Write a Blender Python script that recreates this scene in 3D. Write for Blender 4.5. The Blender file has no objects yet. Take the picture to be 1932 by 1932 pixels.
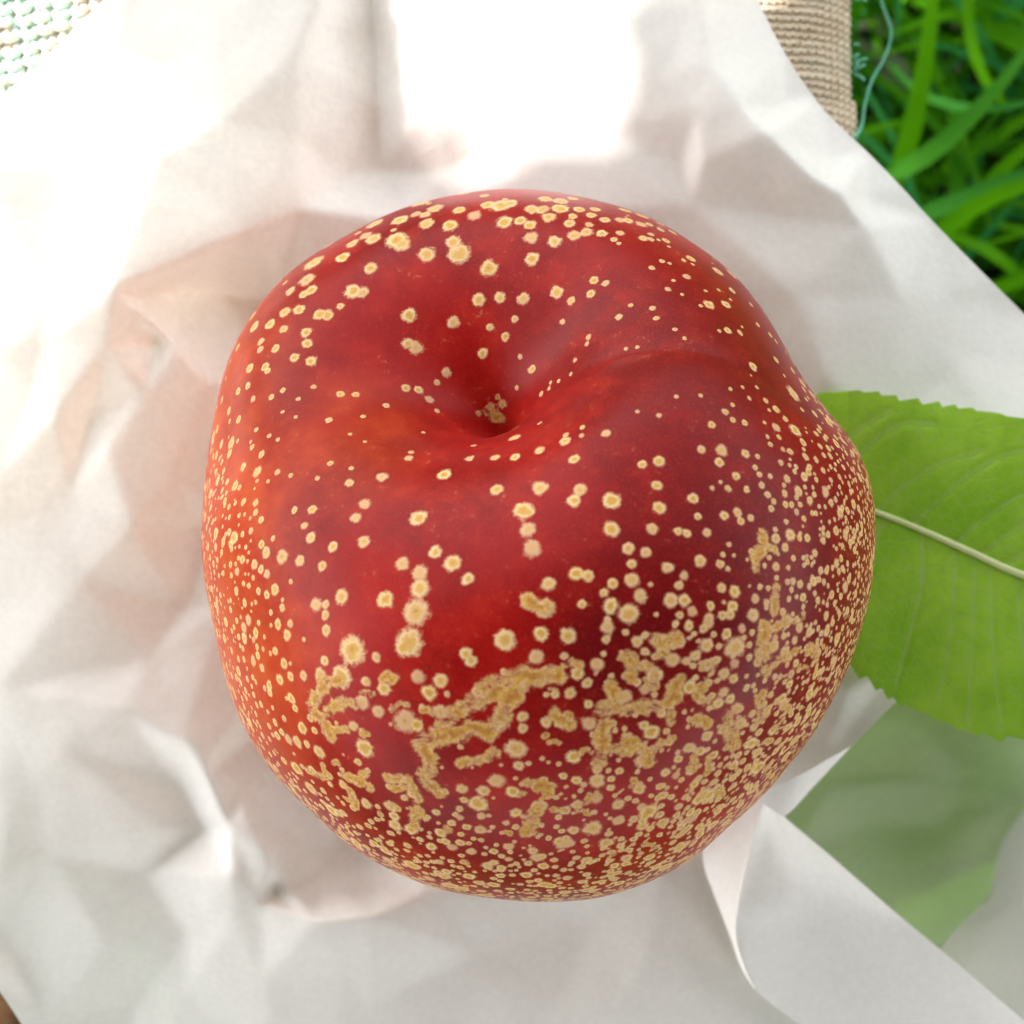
import bpy, math, random
import numpy as np
from mathutils import Vector, kdtree, noise as mnoise
from mathutils.geometry import delaunay_2d_cdt

scene = bpy.context.scene
random.seed(11)
rng = np.random.default_rng(7)

# ------------------------------------------------------------------ camera
FRAME = 0.129            # metres seen across the picture at the fruit's centre height
DIST = 0.190             # camera to fruit centre
ZC = 0.0355              # height of the fruit's centre
CAMZ = ZC + DIST
PXW = 1932.0             # layout notes are in a 1932 x 1932 grid


def at(u, v, z=0.0):
    """layout point (u right, v down) at height z -> metres"""
    k = FRAME / PXW * (CAMZ - z) / DIST
    return Vector(((u - PXW / 2) * k, (PXW / 2 - v) * k, z))


def at_np(u, v, z):
    k = FRAME / PXW * (CAMZ - z) / DIST
    return np.stack([(u - PXW / 2) * k, (PXW / 2 - v) * k, z], -1)


cam_data = bpy.data.cameras.new("camera")
cam = bpy.data.objects.new("camera", cam_data)
scene.collection.objects.link(cam)
cam.location = (0, 0, CAMZ)
cam.rotation_euler = (0, 0, 0)
cam_data.sensor_width = 36.0
cam_data.lens = 36.0 * DIST / FRAME
cam_data.clip_start = 0.005
cam_data.clip_end = 200.0
cam_data.dof.use_dof = True
cam_data.dof.focus_distance = CAMZ - 0.052
cam_data.dof.aperture_fstop = (cam_data.lens * 1e-3) / 0.0021
scene.camera = cam

# ------------------------------------------------------------------ sky and sun
SUN_DIR = Vector((-0.77, 0.38, 0.51)).normalized()
world = bpy.data.worlds.new("World")
scene.world = world
world.use_nodes = True
wn = world.node_tree.nodes
wl = world.node_tree.links
wn.clear()
sky = wn.new("ShaderNodeTexSky")
sky.sky_type = 'NISHITA'
sky.sun_disc = False
sky.sun_elevation = math.asin(SUN_DIR.z)
sky.sun_rotation = math.atan2(SUN_DIR.x, SUN_DIR.y)
sky.air_density = 1.0
sky.dust_density = 0.4
sky.ozone_density = 1.0
hs = wn.new("ShaderNodeHueSaturation")
hs.inputs["Saturation"].default_value = 0.22
tint = wn.new("ShaderNodeMix")
tint.data_type = 'RGBA'
tint.blend_type = 'MULTIPLY'
tint.inputs["Factor"].default_value = 1.0
tint.inputs["B"].default_value = (1.0, 0.98, 0.955, 1)
bg = wn.new("ShaderNodeBackground")
bg.inputs["Strength"].default_value = 0.12
wo = wn.new("ShaderNodeOutputWorld")
wl.new(sky.outputs[0], hs.inputs["Color"])
wl.new(hs.outputs[0], tint.inputs["A"])
wl.new(tint.outputs["Result"], bg.inputs["Color"])
wl.new(bg.outputs[0], wo.inputs["Surface"])

sun_data = bpy.data.lights.new("sun", 'SUN')
sun_data.energy = 4.0
sun_data.angle = math.radians(0.5)
sun_data.color = (1.0, 0.97, 0.93)
sun = bpy.data.objects.new("sun", sun_data)
sun.rotation_euler = SUN_DIR.to_track_quat('Z', 'Y').to_euler()
scene.collection.objects.link(sun)

scene.view_settings.view_transform = 'Standard'
scene.view_settings.look = 'None'
scene.view_settings.gamma = 1.0
scene.view_settings.use_curve_mapping = False
scene.view_settings.exposure = 2.3

scene.render.engine = 'CYCLES'
scene.cycles.max_bounces = 7
scene.cycles.diffuse_bounces = 4
scene.cycles.transmission_bounces = 5
scene.cycles.transparent_max_bounces = 12
scene.cycles.use_denoising = True


# ------------------------------------------------------------------ helpers
def link(o, parent=None):
    scene.collection.objects.link(o)
    if parent is not None:
        o.parent = parent
    return o


def tag(o, label=None, cat=None, group=None, kind=None):
    if label: o["label"] = label
    if cat: o["category"] = cat
    if group: o["group"] = group
    if kind: o["kind"] = kind
    return o


def empty(name, loc=(0, 0, 0)):
    o = bpy.data.objects.new(name, None)
    o.empty_display_size = 0.01
    o.location = loc
    return link(o)


def mesh_np(name, co, quads, mat, parent=None, smooth=True):
    """co (n,3) array, quads (m,4) or (m,3) array"""
    me = bpy.data.meshes.new(name)
    co = np.asarray(co, np.float32)
    quads = np.asarray(quads, np.int32)
    m, k = quads.shape
    me.vertices.add(len(co))
    me.vertices.foreach_set("co", co.ravel())
    me.loops.add(m * k)
    me.loops.foreach_set("vertex_index", quads.ravel())
    me.polygons.add(m)
    me.polygons.foreach_set("loop_start", np.arange(0, m * k, k, dtype=np.int32))
    me.polygons.foreach_set("use_smooth", np.full(m, smooth, bool))
    me.update(calc_edges=True)
    me.validate()
    me.materials.append(mat)
    o = bpy.data.objects.new(name, me)
    return link(o, parent)


def tube_arrays(points, radii, sides=8, flat=1.0):
    """points (n,3), radii (n,) -> verts, quads of a capped-off tube"""
    P = np.asarray(points, float)
    n = len(P)
    R = np.broadcast_to(np.asarray(radii, float), (n,))
    T = np.gradient(P, axis=0)
    T /= np.linalg.norm(T, axis=1)[:, None] + 1e-12
    up = np.array([0, 0, 1.0])
    S = np.cross(T, up)
    L = np.linalg.norm(S, axis=1)
    S[L < 1e-3] = (1, 0, 0)
    S /= np.linalg.norm(S, axis=1)[:, None]
    B = np.cross(S, T)
    a = np.linspace(0, 2 * np.pi, sides, endpoint=False)
    V = (P[:, None] + R[:, None, None] * (np.cos(a)[None, :, None] * S[:, None]
                                          + flat * np.sin(a)[None, :, None] * B[:, None]))
    V = V.reshape(-1, 3)
    i = np.arange(n - 1)[:, None] * sides
    j = np.arange(sides)[None]
    jn = (j + 1) % sides
    Q = np.stack([i + j, i + jn, i + sides + jn, i + sides + j], -1).reshape(-1, 4)
    return V, Q


def join_arrays(parts):
    vs, qs, o = [], [], 0
    for v, q in parts:
        vs.append(v); qs.append(q + o); o += len(v)
    return np.concatenate(vs), np.concatenate(qs)


def smooth_line(pts, n):
    """Catmull-Rom through pts, n samples"""
    P = np.asarray(pts, float)
    P = np.vstack([2 * P[0] - P[1], P, 2 * P[-1] - P[-2]])
    m = len(P) - 3
    t = np.linspace(0, m - 1e-9, n)
    i = t.astype(int)
    f = (t - i)[:, None]
    p0, p1, p2, p3 = P[i], P[i + 1], P[i + 2], P[i + 3]
    return 0.5 * ((2 * p1) + (-p0 + p2) * f + (2 * p0 - 5 * p1 + 4 * p2 - p3) * f ** 2
                  + (-p0 + 3 * p1 - 3 * p2 + p3) * f ** 3)


def sstep(a, b, x):
    t = np.clip((x - a) / (b - a), 0, 1)
    return t * t * (3 - 2 * t)


def gauss(a, s):
    if s <= 0: return a
    r = int(3 * s) + 1
    k = np.exp(-0.5 * (np.arange(-r, r + 1) / s) ** 2); k /= k.sum()
    p = np.pad(a, r, mode='edge')
    p = np.apply_along_axis(lambda m: np.convolve(m, k, 'valid'), 0, p)
    return np.apply_along_axis(lambda m: np.convolve(m, k, 'valid'), 1, p)


# ------------------------------------------------------------------ materials
class Mat:
    def __init__(self, name):
        self.m = bpy.data.materials.new(name)
        self.m.use_nodes = True
        self.n = self.m.node_tree.nodes
        self.l = self.m.node_tree.links
        self.n.clear()
        self.out = self.node("ShaderNodeOutputMaterial")

    def node(self, t, **kw):
        x = self.n.new(t)
        for k, v in kw.items(): setattr(x, k, v)
        return x

    def link(self, a, b): self.l.new(a, b)

    def val(self, sock, v):
        if hasattr(v, "is_output"): self.l.new(v, sock)
        else: sock.default_value = v

    def coord(self, scale=None):
        tc = self.node("ShaderNodeTexCoord")
        return tc.outputs["Object"]

    def noise(self, scale, detail=4, rough=0.55, vec=None, dist=0.0):
        x = self.node("ShaderNodeTexNoise")
        x.inputs["Scale"].default_value = scale
        x.inputs["Detail"].default_value = detail
        x.inputs["Roughness"].default_value = rough
        x.inputs["Distortion"].default_value = dist
        self.l.new(vec if vec is not None else self.coord(), x.inputs["Vector"])
        return x.outputs["Fac"]

    def attr(self, name):
        return self.node("ShaderNodeAttribute", attribute_name=name).outputs["Fac"]

    def math(self, op, a, b=0.0, c=0.0, clamp=False):
        x = self.node("ShaderNodeMath", operation=op)
        x.use_clamp = clamp
        self.val(x.inputs[0], a); self.val(x.inputs[1], b)
        if len(x.inputs) > 2: self.val(x.inputs[2], c)
        return x.outputs[0]

    def rng(self, v, a, b, c=0.0, d=1.0, smooth=True):
        x = self.node("ShaderNodeMapRange")
        if smooth: x.interpolation_type = 'SMOOTHSTEP'
        self.val(x.inputs["Value"], v)
        x.inputs["From Min"].default_value = a; x.inputs["From Max"].default_value = b
        x.inputs["To Min"].default_value = c; x.inputs["To Max"].default_value = d
        return x.outputs["Result"]

    def mix(self, f, a, b, blend='MIX'):
        x = self.node("ShaderNodeMix", data_type='RGBA', blend_type=blend)
        self.val(x.inputs["Factor"], f)
        for s, v in (("A", a), ("B", b)):
            if hasattr(v, "is_output"): self.l.new(v, x.inputs[s])
            else: x.inputs[s].default_value = (*v, 1) if len(v) == 3 else v
        return x.outputs["Result"]

    def bump(self, h, strength, dist, normal=None):
        x = self.node("ShaderNodeBump")
        x.inputs["Strength"].default_value = strength
        x.inputs["Distance"].default_value = dist
        self.l.new(h, x.inputs["Height"])
        if normal is not None: self.l.new(normal, x.inputs["Normal"])
        return x.outputs["Normal"]

    def principled(self, color, rough=0.5, spec=0.5, normal=None, **kw):
        p = self.node("ShaderNodeBsdfPrincipled")
        c = p.inputs["Base Color"]
        if hasattr(color, "is_output"): self.l.new(color, c)
        else: c.default_value = (*color, 1)
        self.val(p.inputs["Roughness"], rough)
        p.inputs["Specular IOR Level"].default_value = spec
        for k, v in kw.items():
            self.val(p.inputs[k.replace("_", " ")], v)
        if normal is not None: self.l.new(normal, p.inputs["Normal"])
        return p.outputs[0]

    def done(self, shader):
        self.l.new(shader, self.out.inputs["Surface"])
        return self.m


def paper_material(name, base=(0.93, 0.895, 0.852), trans=0.5, clear=0.08):
    M = Mat(name)
    v = M.coord()
    mott = M.noise(950, 5, 0.7, v)
    fib = M.noise(4200, 3, 0.7, v)
    big = M.noise(110, 4, 0.55, v)
    col = M.mix(M.rng(mott, 0.3, 0.7), tuple(c * 0.94 for c in base), base)
    fac = M.math('ADD', M.math('MULTIPLY', M.rng(mott, 0.3, 0.72), 0.07), max(0.0, trans - 0.035))
    h = M.math('ADD', M.math('MULTIPLY', big, 1.0), M.math('ADD', M.math('MULTIPLY', mott, 0.25), M.math('MULTIPLY', fib, 0.06)))
    rn = M.noise(46, 2, 0.45, v, dist=0.25)
    rd = M.math('POWER', M.math('SUBTRACT', 1.0, M.math('ABSOLUTE', M.math('MULTIPLY_ADD', rn, 2.0, -1.0))), 14.0)
    rd = M.math('MULTIPLY', rd, M.rng(M.noise(60, 2, 0.5, v), 0.48, 0.66))
    h = M.math('ADD', h, M.math('MULTIPLY', rd, 0.30))
    nrm = M.bump(h, 0.24, 0.0009)
    d = M.node("ShaderNodeBsdfDiffuse"); M.link(col, d.inputs["Color"]); M.link(nrm, d.inputs["Normal"])
    t = M.node("ShaderNodeBsdfTranslucent"); M.link(col, t.inputs["Color"]); M.link(nrm, t.inputs["Normal"])
    mx = M.node("ShaderNodeMixShader"); M.val(mx.inputs[0], fac)
    M.link(d.outputs[0], mx.inputs[1]); M.link(t.outputs[0], mx.inputs[2])
    tr = M.node("ShaderNodeBsdfTransparent")
    m2 = M.node("ShaderNodeMixShader"); m2.inputs[0].default_value = clear
    M.link(mx.outputs[0], m2.inputs[1]); M.link(tr.outputs[0], m2.inputs[2])
    g = M.node("ShaderNodeBsdfGlossy"); g.inputs["Roughness"].default_value = 0.42
    g.inputs["Color"].default_value = (1, 1, 1, 1); M.link(nrm, g.inputs["Normal"])
    m3 = M.node("ShaderNodeMixShader"); m3.inputs[0].default_value = 0.05
    M.link(m2.outputs[0], m3.inputs[1]); M.link(g.outputs[0], m3.inputs[2])
    return M.done(m3.outputs[0])


MAT_PAPER = paper_material("waxed_paper_double", trans=0.16, clear=0.02)
MAT_PAPER_THIN = paper_material("waxed_paper_single", trans=0.45, clear=0.49)


def fruit_material():
    M = Mat("nectarine_skin")
    v = M.coord()
    spot0, rus0, orange, dark = M.attr("spot"), M.attr("russet"), M.attr("orange"), M.attr("dark")
    n1 = M.noise(45, 4, 0.6, v)
    n2 = M.noise(230, 5, 0.65, v)
    n3 = M.noise(1250, 4, 0.65, v)
    n4 = M.noise(4200, 2, 0.5, v)
    n5 = M.noise(430, 5, 0.7, v, dist=0.8)
    # skin
    red = M.mix(M.rng(n1, 0.32, 0.68), (0.195, 0.0024, 0.0026), (0.345, 0.0058, 0.0042))
    red = M.mix(M.math('MULTIPLY', M.rng(n2, 0.42, 0.75), 0.45), red, (0.50, 0.022, 0.009))
    oran = M.mix(M.rng(n2, 0.3, 0.7), (0.46, 0.040, 0.010), (0.54, 0.085, 0.018))
    of = M.math('ADD', orange, M.math('MULTIPLY', M.math('SUBTRACT', n1, 0.5), 0.9))
    skin = M.mix(M.rng(of, 0.25, 0.95), red, oran)
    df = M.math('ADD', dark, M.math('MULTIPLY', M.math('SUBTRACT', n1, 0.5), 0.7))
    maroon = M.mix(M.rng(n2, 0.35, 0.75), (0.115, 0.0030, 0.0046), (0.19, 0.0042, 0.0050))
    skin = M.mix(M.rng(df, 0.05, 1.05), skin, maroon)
    # tiny pale flecks
    fl = M.math('MULTIPLY', M.rng(n3, 0.58, 0.76), M.rng(n2, 0.44, 0.66))
    skin = M.mix(M.math('MULTIPLY', fl, 0.6), skin, (0.55, 0.20, 0.10))
    skin = M.mix(M.math('MULTIPLY', M.rng(n4, 0.50, 0.74), 0.30), skin, (0.44, 0.045, 0.022))
    # lenticel spots : distance field 1 centre .. 0 rim .. negative outside
    jit = M.math('ADD', M.math('MULTIPLY', M.math('SUBTRACT', n3, 0.5), 1.3), M.math('MULTIPLY', M.math('SUBTRACT', n4, 0.5), 0.45))
    s = M.math('ADD', spot0, jit)
    cream = M.mix(M.rng(n2, 0.3, 0.7), (0.82, 0.59, 0.32), (0.82, 0.58, 0.25))
    tan = (0.60, 0.32, 0.07)
    tn = M.attr("tone")
    cream = M.mix(tn, cream, (0.62, 0.33, 0.20))
    scol = M.mix(M.math('MULTIPLY', M.rng(s, 0.22, 0.60), M.rng(tn, 1.0, 0.0, 0.35, 1.0)), cream, tan)
    scol = M.mix(M.math('MULTIPLY', M.rng(s, 0.84, 1.0), 0.5), scol, (0.30, 0.15, 0.03))
    halo = M.math('MULTIPLY', M.rng(s, -0.35, 0.02), 0.26)
    skin = M.mix(halo, skin, (0.50, 0.10, 0.05))
    col = M.mix(M.rng(s, -0.28, 0.30), skin, scol)
    # russet nets
    jr = M.math('ADD', M.math('MULTIPLY', M.math('SUBTRACT', n5, 0.5), 3.0), M.math('MULTIPLY', M.math('SUBTRACT', n3, 0.5), 0.7))
    r = M.math('ADD', M.math('SUBTRACT', M.math('MINIMUM', rus0, 0.40), 0.15), jr)
    rc = M.mix(M.rng(r, 0.12, 0.45), (0.74, 0.48, 0.22), (0.66, 0.36, 0.075))
    rc = M.mix(M.math('MULTIPLY', M.rng(M.math('ADD', rus0, M.math('MULTIPLY', M.math('SUBTRACT', n5, 0.5), 1.6)), 0.62, 1.0), 0.55), rc, (0.34, 0.085, 0.015))
    rc = M.mix(M.math('MULTIPLY', M.rng(n3, 0.45, 0.70), 0.4), rc, (0.44, 0.17, 0.03))
    rc = M.mix(M.math('MULTIPLY', M.rng(n4, 0.55, 0.75), 0.4), rc, (0.28, 0.12, 0.03))
    vo = M.node("ShaderNodeTexVoronoi", feature='DISTANCE_TO_EDGE')
    vo.inputs["Scale"].default_value = 1500
    wv = M.node("ShaderNodeVectorMath", operation='ADD')
    wn_ = M.node("ShaderNodeTexNoise"); wn_.inputs["Scale"].default_value = 900; M.link(v, wn_.inputs["Vector"])
    ws = M.node("ShaderNodeVectorMath", operation='SCALE'); ws.inputs["Scale"].default_value = 0.0009
    M.link(wn_.outputs["Color"], ws.inputs[0]); M.link(v, wv.inputs[0]); M.link(ws.outputs[0], wv.inputs[1])
    M.link(wv.outputs[0], vo.inputs["Vector"])
    crack = M.rng(vo.outputs["Distance"], 0.16, 0.0)
    rc = M.mix(M.math('MULTIPLY', crack, 0.38), rc, (0.34, 0.12, 0.025))
    hal = M.math('MULTIPLY', M.rng(r, -0.4, 0.05), 0.3)
    col = M.mix(hal, col, (0.45, 0.09, 0.04))
    rmask = M.rng(r, -0.22, 0.28)
    col = M.mix(rmask, col, rc)
    # relief
    smask = M.rng(s, -0.05, 0.3)
    h = M.math('ADD', M.math('MULTIPLY', smask, 0.5), M.math('MULTIPLY', rmask, M.math('SUBTRACT', 0.9, M.math('MULTIPLY', r, 0.9))))
    h = M.math('ADD', h, M.math('MULTIPLY', n3, 0.22))
    nrm = M.bump(h, 0.55, 0.00018)
    rough = M.math('ADD', M.math('ADD', 0.31, M.math('MULTIPLY', n2, 0.10)), M.math('MULTIPLY', M.math('MAXIMUM', smask, rmask), 0.18))
    p = M.principled(col, rough, 0.145, nrm, Sheen_Weight=0.02, Sheen_Roughness=0.4)
    sh = p.node
    sh.inputs["Sheen Tint"].default_value = (1.0, 0.86, 0.84, 1)
    sh.inputs["Subsurface Weight"].default_value = 0.0
    return M.done(p)


def leaf_material(name="leaf_green"):
    M = Mat(name)
    v = M.coord()
    n1 = M.noise(70, 4, 0.6, v)
    n2 = M.noise(1400, 3, 0.6, v)
    vor = M.node("ShaderNodeTexVoronoi", feature='DISTANCE_TO_EDGE')
    vor.inputs["Scale"].default_value = 620
    M.link(v, vor.inputs["Vector"])
    net = M.rng(vor.outputs["Distance"], 0.0, 0.12)
    c = M.mix(M.rng(n1, 0.3, 0.7), (0.22, 0.46, 0.020), (0.36, 0.60, 0.05))
    c = M.mix(M.math('MULTIPLY', M.math('SUBTRACT', 1.0, net), 0.34), c, (0.34, 0.50, 0.12))
    c = M.mix(M.math('MULTIPLY', M.attr("vein"), 0.42), c, (0.42, 0.56, 0.20))
    h = M.math('ADD', M.math('MULTIPLY', net, 0.5), M.math('ADD', M.math('MULTIPLY', n2, 0.6), M.math('MULTIPLY', M.attr("vein"), -1.0)))
    nrm = M.bump(h, 0.3, 0.00022)
    c = M.mix(M.math('MULTIPLY', M.rng(M.noise(240, 4, 0.65, v), 0.45, 0.75), 0.35), c, (0.15, 0.36, 0.015))
    p = M.principled(c, 0.36, 0.32, nrm)
    t = M.node("ShaderNodeBsdfTranslucent"); M.link(M.mix(0.5, c, (0.22, 0.42, 0.03)), t.inputs["Color"])
    mx = M.node("ShaderNodeMixShader"); mx.inputs[0].default_value = 0.25
    M.link(p, mx.inputs[1]); M.link(t.outputs[0], mx.inputs[2])
    return M.done(mx.outputs[0])


def simple(name, col, col2=None, scale=60, rough=0.7, spec=0.3, bump=0.0, trans=0.0, bdist=0.0004):
    M = Mat(name)
    v = M.coord()
    n = M.noise(scale, 5, 0.6, v)
    c = M.mix(M.rng(n, 0.35, 0.65), col, col2 or col)
    nrm = M.bump(M.noise(scale * 9, 4, 0.6, v), bump, bdist) if bump else None
    p = M.principled(c, rough, spec, nrm)
    if trans:
        t = M.node("ShaderNodeBsdfTranslucent"); M.link(c, t.inputs["Color"])
        mx = M.node("ShaderNodeMixShader"); mx.inputs[0].default_value = trans
        M.link(p, mx.inputs[1]); M.link(t.outputs[0], mx.inputs[2])
        p = mx.outputs[0]
    return M.done(p)


def yarn_material(name, a, b, c, scale):
    M = Mat(name)
    v = M.coord()
    n = M.noise(scale, 2, 0.5, v)
    f = M.noise(2600, 3, 0.7, v)
    col = M.mix(M.rng(n, 0.40, 0.52), a, b)
    col = M.mix(M.rng(n, 0.56, 0.66), col, c)
    col = M.mix(M.math('MULTIPLY', M.rng(f, 0.4, 0.7), 0.25), col, tuple(x * 0.7 for x in a))
    nrm = M.bump(f, 0.6, 0.0002)
    return M.done(M.principled(col, 0.9, 0.15, nrm, Sheen_Weight=0.2))


MAT_FRUIT = fruit_material()
MAT_LEAF = leaf_material()
MAT_MIDRIB = simple("midrib_pale_green", (0.55, 0.62, 0.28), (0.62, 0.66, 0.34), 200, 0.5, 0.4)
MAT_KNIT_MINT = yarn_material("cream_and_mint_yarn", (0.80, 0.72, 0.62), (0.62, 0.80, 0.70), (0.82, 0.79, 0.72), 130)
MAT_KNIT_BEIGE = yarn_material("beige_yarn", (0.80, 0.66, 0.48), (0.84, 0.72, 0.55), (0.78, 0.70, 0.54), 170)
MAT_KNIT_BASE = simple("knit_backing", (0.76, 0.69, 0.58), (0.80, 0.73, 0.63), 90, 0.95, 0.1, 0.5)
MAT_MINT = simple("mint_thread", (0.12, 0.42, 0.26), (0.2, 0.5, 0.36), 300, 0.85, 0.2)
MAT_SOIL = simple("soil", (0.012, 0.022, 0.008), (0.03, 0.035, 0.015), 60, 0.95, 0.1, 0.6)
MAT_WOOD = simple("brown_wood", (0.20, 0.10, 0.04), (0.08, 0.04, 0.018), 120, 0.7, 0.3, 0.5)
MAT_BARK = simple("bark", (0.10, 0.07, 0.04), (0.16, 0.12, 0.08), 80, 0.9, 0.2, 0.5)


def grass_material():
    M = Mat("grass_blade")
    t = M.attr("tone")
    c = M.mix(t, (0.02, 0.13, 0.002), (0.13, 0.42, 0.003))
    c = M.mix(M.attr("cool"), c, (0.05, 0.30, 0.07))
    p = M.principled(c, 0.6, 0.06)
    tr = M.node("ShaderNodeBsdfTranslucent"); M.link(c, tr.inputs["Color"])
    mx = M.node("ShaderNodeMixShader"); mx.inputs[0].default_value = 0.4
    M.link(p, mx.inputs[1]); M.link(tr.outputs[0], mx.inputs[2])
    return M.done(mx.outputs[0])


MAT_GRASS = grass_material()

# ------------------------------------------------------------------ ground and grass
GZ = -0.18
me = bpy.data.meshes.new("ground")
me.from_pydata([(-40, -40, GZ), (40, -40, GZ), (40, 40, GZ), (-40, 40, GZ)], [], [(0, 1, 2, 3)])
me.materials.append(MAT_SOIL)
tag(link(bpy.data.objects.new("ground", me)), "dark soil under the grass", "ground", kind="structure")


def blade(root, tip, bend, width, n=9):
    root, tip, bend = map(np.asarray, (root, tip, bend))
    t = np.linspace(0, 1, n)[:, None]
    P = (1 - t) ** 2 * root + 2 * t * (1 - t) * bend + t ** 2 * tip
    T = np.gradient(P, axis=0)
    side = np.cross(T, np.array([0.1, 0.05, 1.0]))
    side /= np.linalg.norm(side, axis=1)[:, None] + 1e-9
    w = width * (np.minimum(1, 0.55 + 1.2 * t) * np.sqrt(np.clip(1 - t, 0, 1)) + 0.03)
    mid = P + np.array([0, 0, -0.18]) * w
    V = np.stack([P - side * w, mid, P + side * w], 1).reshape(-1, 3)
    i = np.arange(n - 1) * 3
    Q = np.concatenate([np.stack([i, i + 1, i + 4, i + 3], -1), np.stack([i + 1, i + 2, i + 5, i + 4], -1)])
    return V, Q


parts, tone, cool = [], [], []


def add_blade(r, t, b, w, tn, cl=0.0):
    v, q = blade(r, t, b, w)
    parts.append((v, q)); tone.append(np.full(len(v), tn)); cool.append(np.full(len(v), cl))


def grass_patch(u0, u1, v0, v1, count, ztop, lmin=0.03, lmax=0.075, bright=0.0, wide=1.0):
    for _ in range(count):
        u, v = random.uniform(u0, u1), random.uniform(v0, v1)
        z0 = GZ + random.uniform(0, 0.012)
        r = at(u, v, z0)
        a = random.uniform(0, 2 * math.pi)
        L = random.uniform(lmin, lmax)
        zt = random.uniform(GZ + 0.02, ztop)
        t = r + Vector((math.cos(a) * L, math.sin(a) * L, 0)); t.z = zt
        b = r + (t - r) * 0.45; b.z = max(z0, zt) + random.uniform(-0.004, 0.012)
        b.z = min(b.z, ztop + 0.004)
        add_blade(r, t, b, wide * random.uniform(0.0010, 0.0026), min(1, bright + random.betavariate(1.4, 1.6)), 1.0 if random.random() < 0.16 else 0.0)


grass_patch(1500, 2800, -700, 1000, 950, -0.112, 0.035, 0.09, 0.0, 0.85)
grass_patch(1300, 2500, 1100, 2400, 800, -0.009, bright=0.35)
grass_patch(-500, 600, 1400, 2400, 320, -0.014)


grass_patch(-3600, 5600, -4200, 5200, 2600, -0.112, 0.05, 0.12, 0.0, 1.8)   # the lawn goes on around


def hero(uvz, w, tn, cl=0.0):
    (a, b, c) = [at(*p) for p in uvz]
    add_blade(a, c, b * 2 - (a + c) / 2, w, tn, cl)


# broad blades that show clearly beside the cloth edge
hero([(1655, 420, -0.133), (1735, 180, -0.110), (1765, -140, -0.108)], 0.0029, 0.95)
hero([(1640, 330, -0.128), (1790, 260, -0.108), (2000, 10, -0.110)], 0.0027, 0.62, 0.3)
hero([(1600, 480, -0.138), (1800, 380, -0.114), (2020, 295, -0.114)], 0.0024, 0.55, 0.45)
hero([(1780, 520, -0.138), (1880, 330, -0.112), (2020, 250, -0.114)], 0.0022, 0.75)
hero([(1690, 560, -0.138), (1830, 395, -0.112), (2060, 330, -0.110)], 0.0027, 0.8)
hero([(1900, 200, -0.138), (1830, 60, -0.114), (1850, -160, -0.114)], 0.0021, 0.9)
hero([(1960, 560, -0.138), (1860, 470, -0.114), (1740, 440, -0.114)], 0.0019, 0.7)
hero([(1680, 120, -0.138), (1800, 200, -0.112), (1980, 180, -0.112)], 0.0017, 0.55, 0.5)
hero([(1720, 620, -0.138), (1850, 560, -0.112), (2040, 470, -0.112)], 0.0024, 0.65)
V, Q = join_arrays(parts)
g = mesh_np("grass", V, Q, MAT_GRASS)
for nm, arr in (("tone", tone), ("cool", cool)):
    at_ = g.data.attributes.new(nm, 'FLOAT', 'POINT'); at_.data.foreach_set("value", np.concatenate(arr).astype(np.float32))
tag(g, "long bright green grass blades beside the beige knit edge", "grass", kind="stuff")

# ------------------------------------------------------------------ knitted cloth under the paper
cloth = empty("knitted_cloth", (0, 0, GZ))
tag(cloth, "beige, cream and mint hand-knitted cloth lying under the white paper", "knit cloth")
CL_Z = -0.003
# padded body of the cloth : rounded right edge
edge = [(1622, -260), (1618, 0), (1622, 150), (1624, 260), (1600, 600), (1560, 1000), (1500, 1400), (1420, 1700), (1300, 2250)]
el = smooth_line(edge, 60)
prof = [(-1.0, 0.0), (-0.02, 0.0), (-0.008, -0.0010), (-0.003, -0.0034), (0.0, -0.008), (-0.002, -0.016), (-0.008, -0.026), (-0.014, -0.045)]
left = smooth_line([(-420, -260), (-420, 700), (-420, 1300), (-60, 1560), (300, 1780), (560, 2250)], 60)
rows = []
for k in range(60):
    a = at(*left[k], CL_Z); b = at(*el[k], CL_Z)
    row = [Vector((a.x, a.y, CL_Z - 0.03)), Vector((a.x + 0.002, a.y, CL_Z - 0.004)), Vector((a.x + 0.008, a.y, CL_Z))]
    for f in (0.25, 0.5, 0.75):
        row.append(a.lerp(b, f))
    for dx, dz in prof[1:]:
        row.append(Vector((b.x + dx, b.y, CL_Z + dz)))
    rows.append([tuple(p - Vector((0, 0, GZ))) for p in row])
nr = len(rows[0])
V = np.array(rows).reshape(-1, 3)
i = np.arange(59)[:, None] * nr; j = np.arange(nr - 1)[None]
Q = np.stack([i + j, i + nr + j, i + nr + j + 1, i + j + 1], -1).reshape(-1, 4)
mesh_np("cloth_body", V, Q, MAT_KNIT_BASE, cloth)


def knit_row(p0, dirx, diry, ncol, cpitch, rpitch, rad, ztop, shape=None, jitter=0.05, sides=6):
    """one course of looped yarn"""
    spp = 14
    t = np.linspace(0, ncol, ncol * spp + 1)
    jx = np.interp(t, np.arange(ncol + 1), rng.normal(0, jitter, ncol + 1)) * cpitch
    jy = np.interp(t, np.arange(ncol + 1), rng.normal(0, jitter, ncol + 1)) * rpitch
    x = cpitch * (t + 0.16 * np.sin(4 * np.pi * t)) + jx
    y = -rpitch * 0.72 * np.cos(2 * np.pi * t) + jy
    z = rad * 0.9 * np.cos(4 * np.pi * t) * 0.6 + rad * 0.9 * np.cos(2 * np.pi * t)
    P = np.array(p0)[None, :2] + x[:, None] * np.array(dirx) + y[:, None] * np.array(diry)
    zz = ztop + z + rng.normal(0, rad * 0.05, len(t))
    if shape is not None: zz = zz + shape(P)
    return np.column_stack([P, zz])


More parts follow.
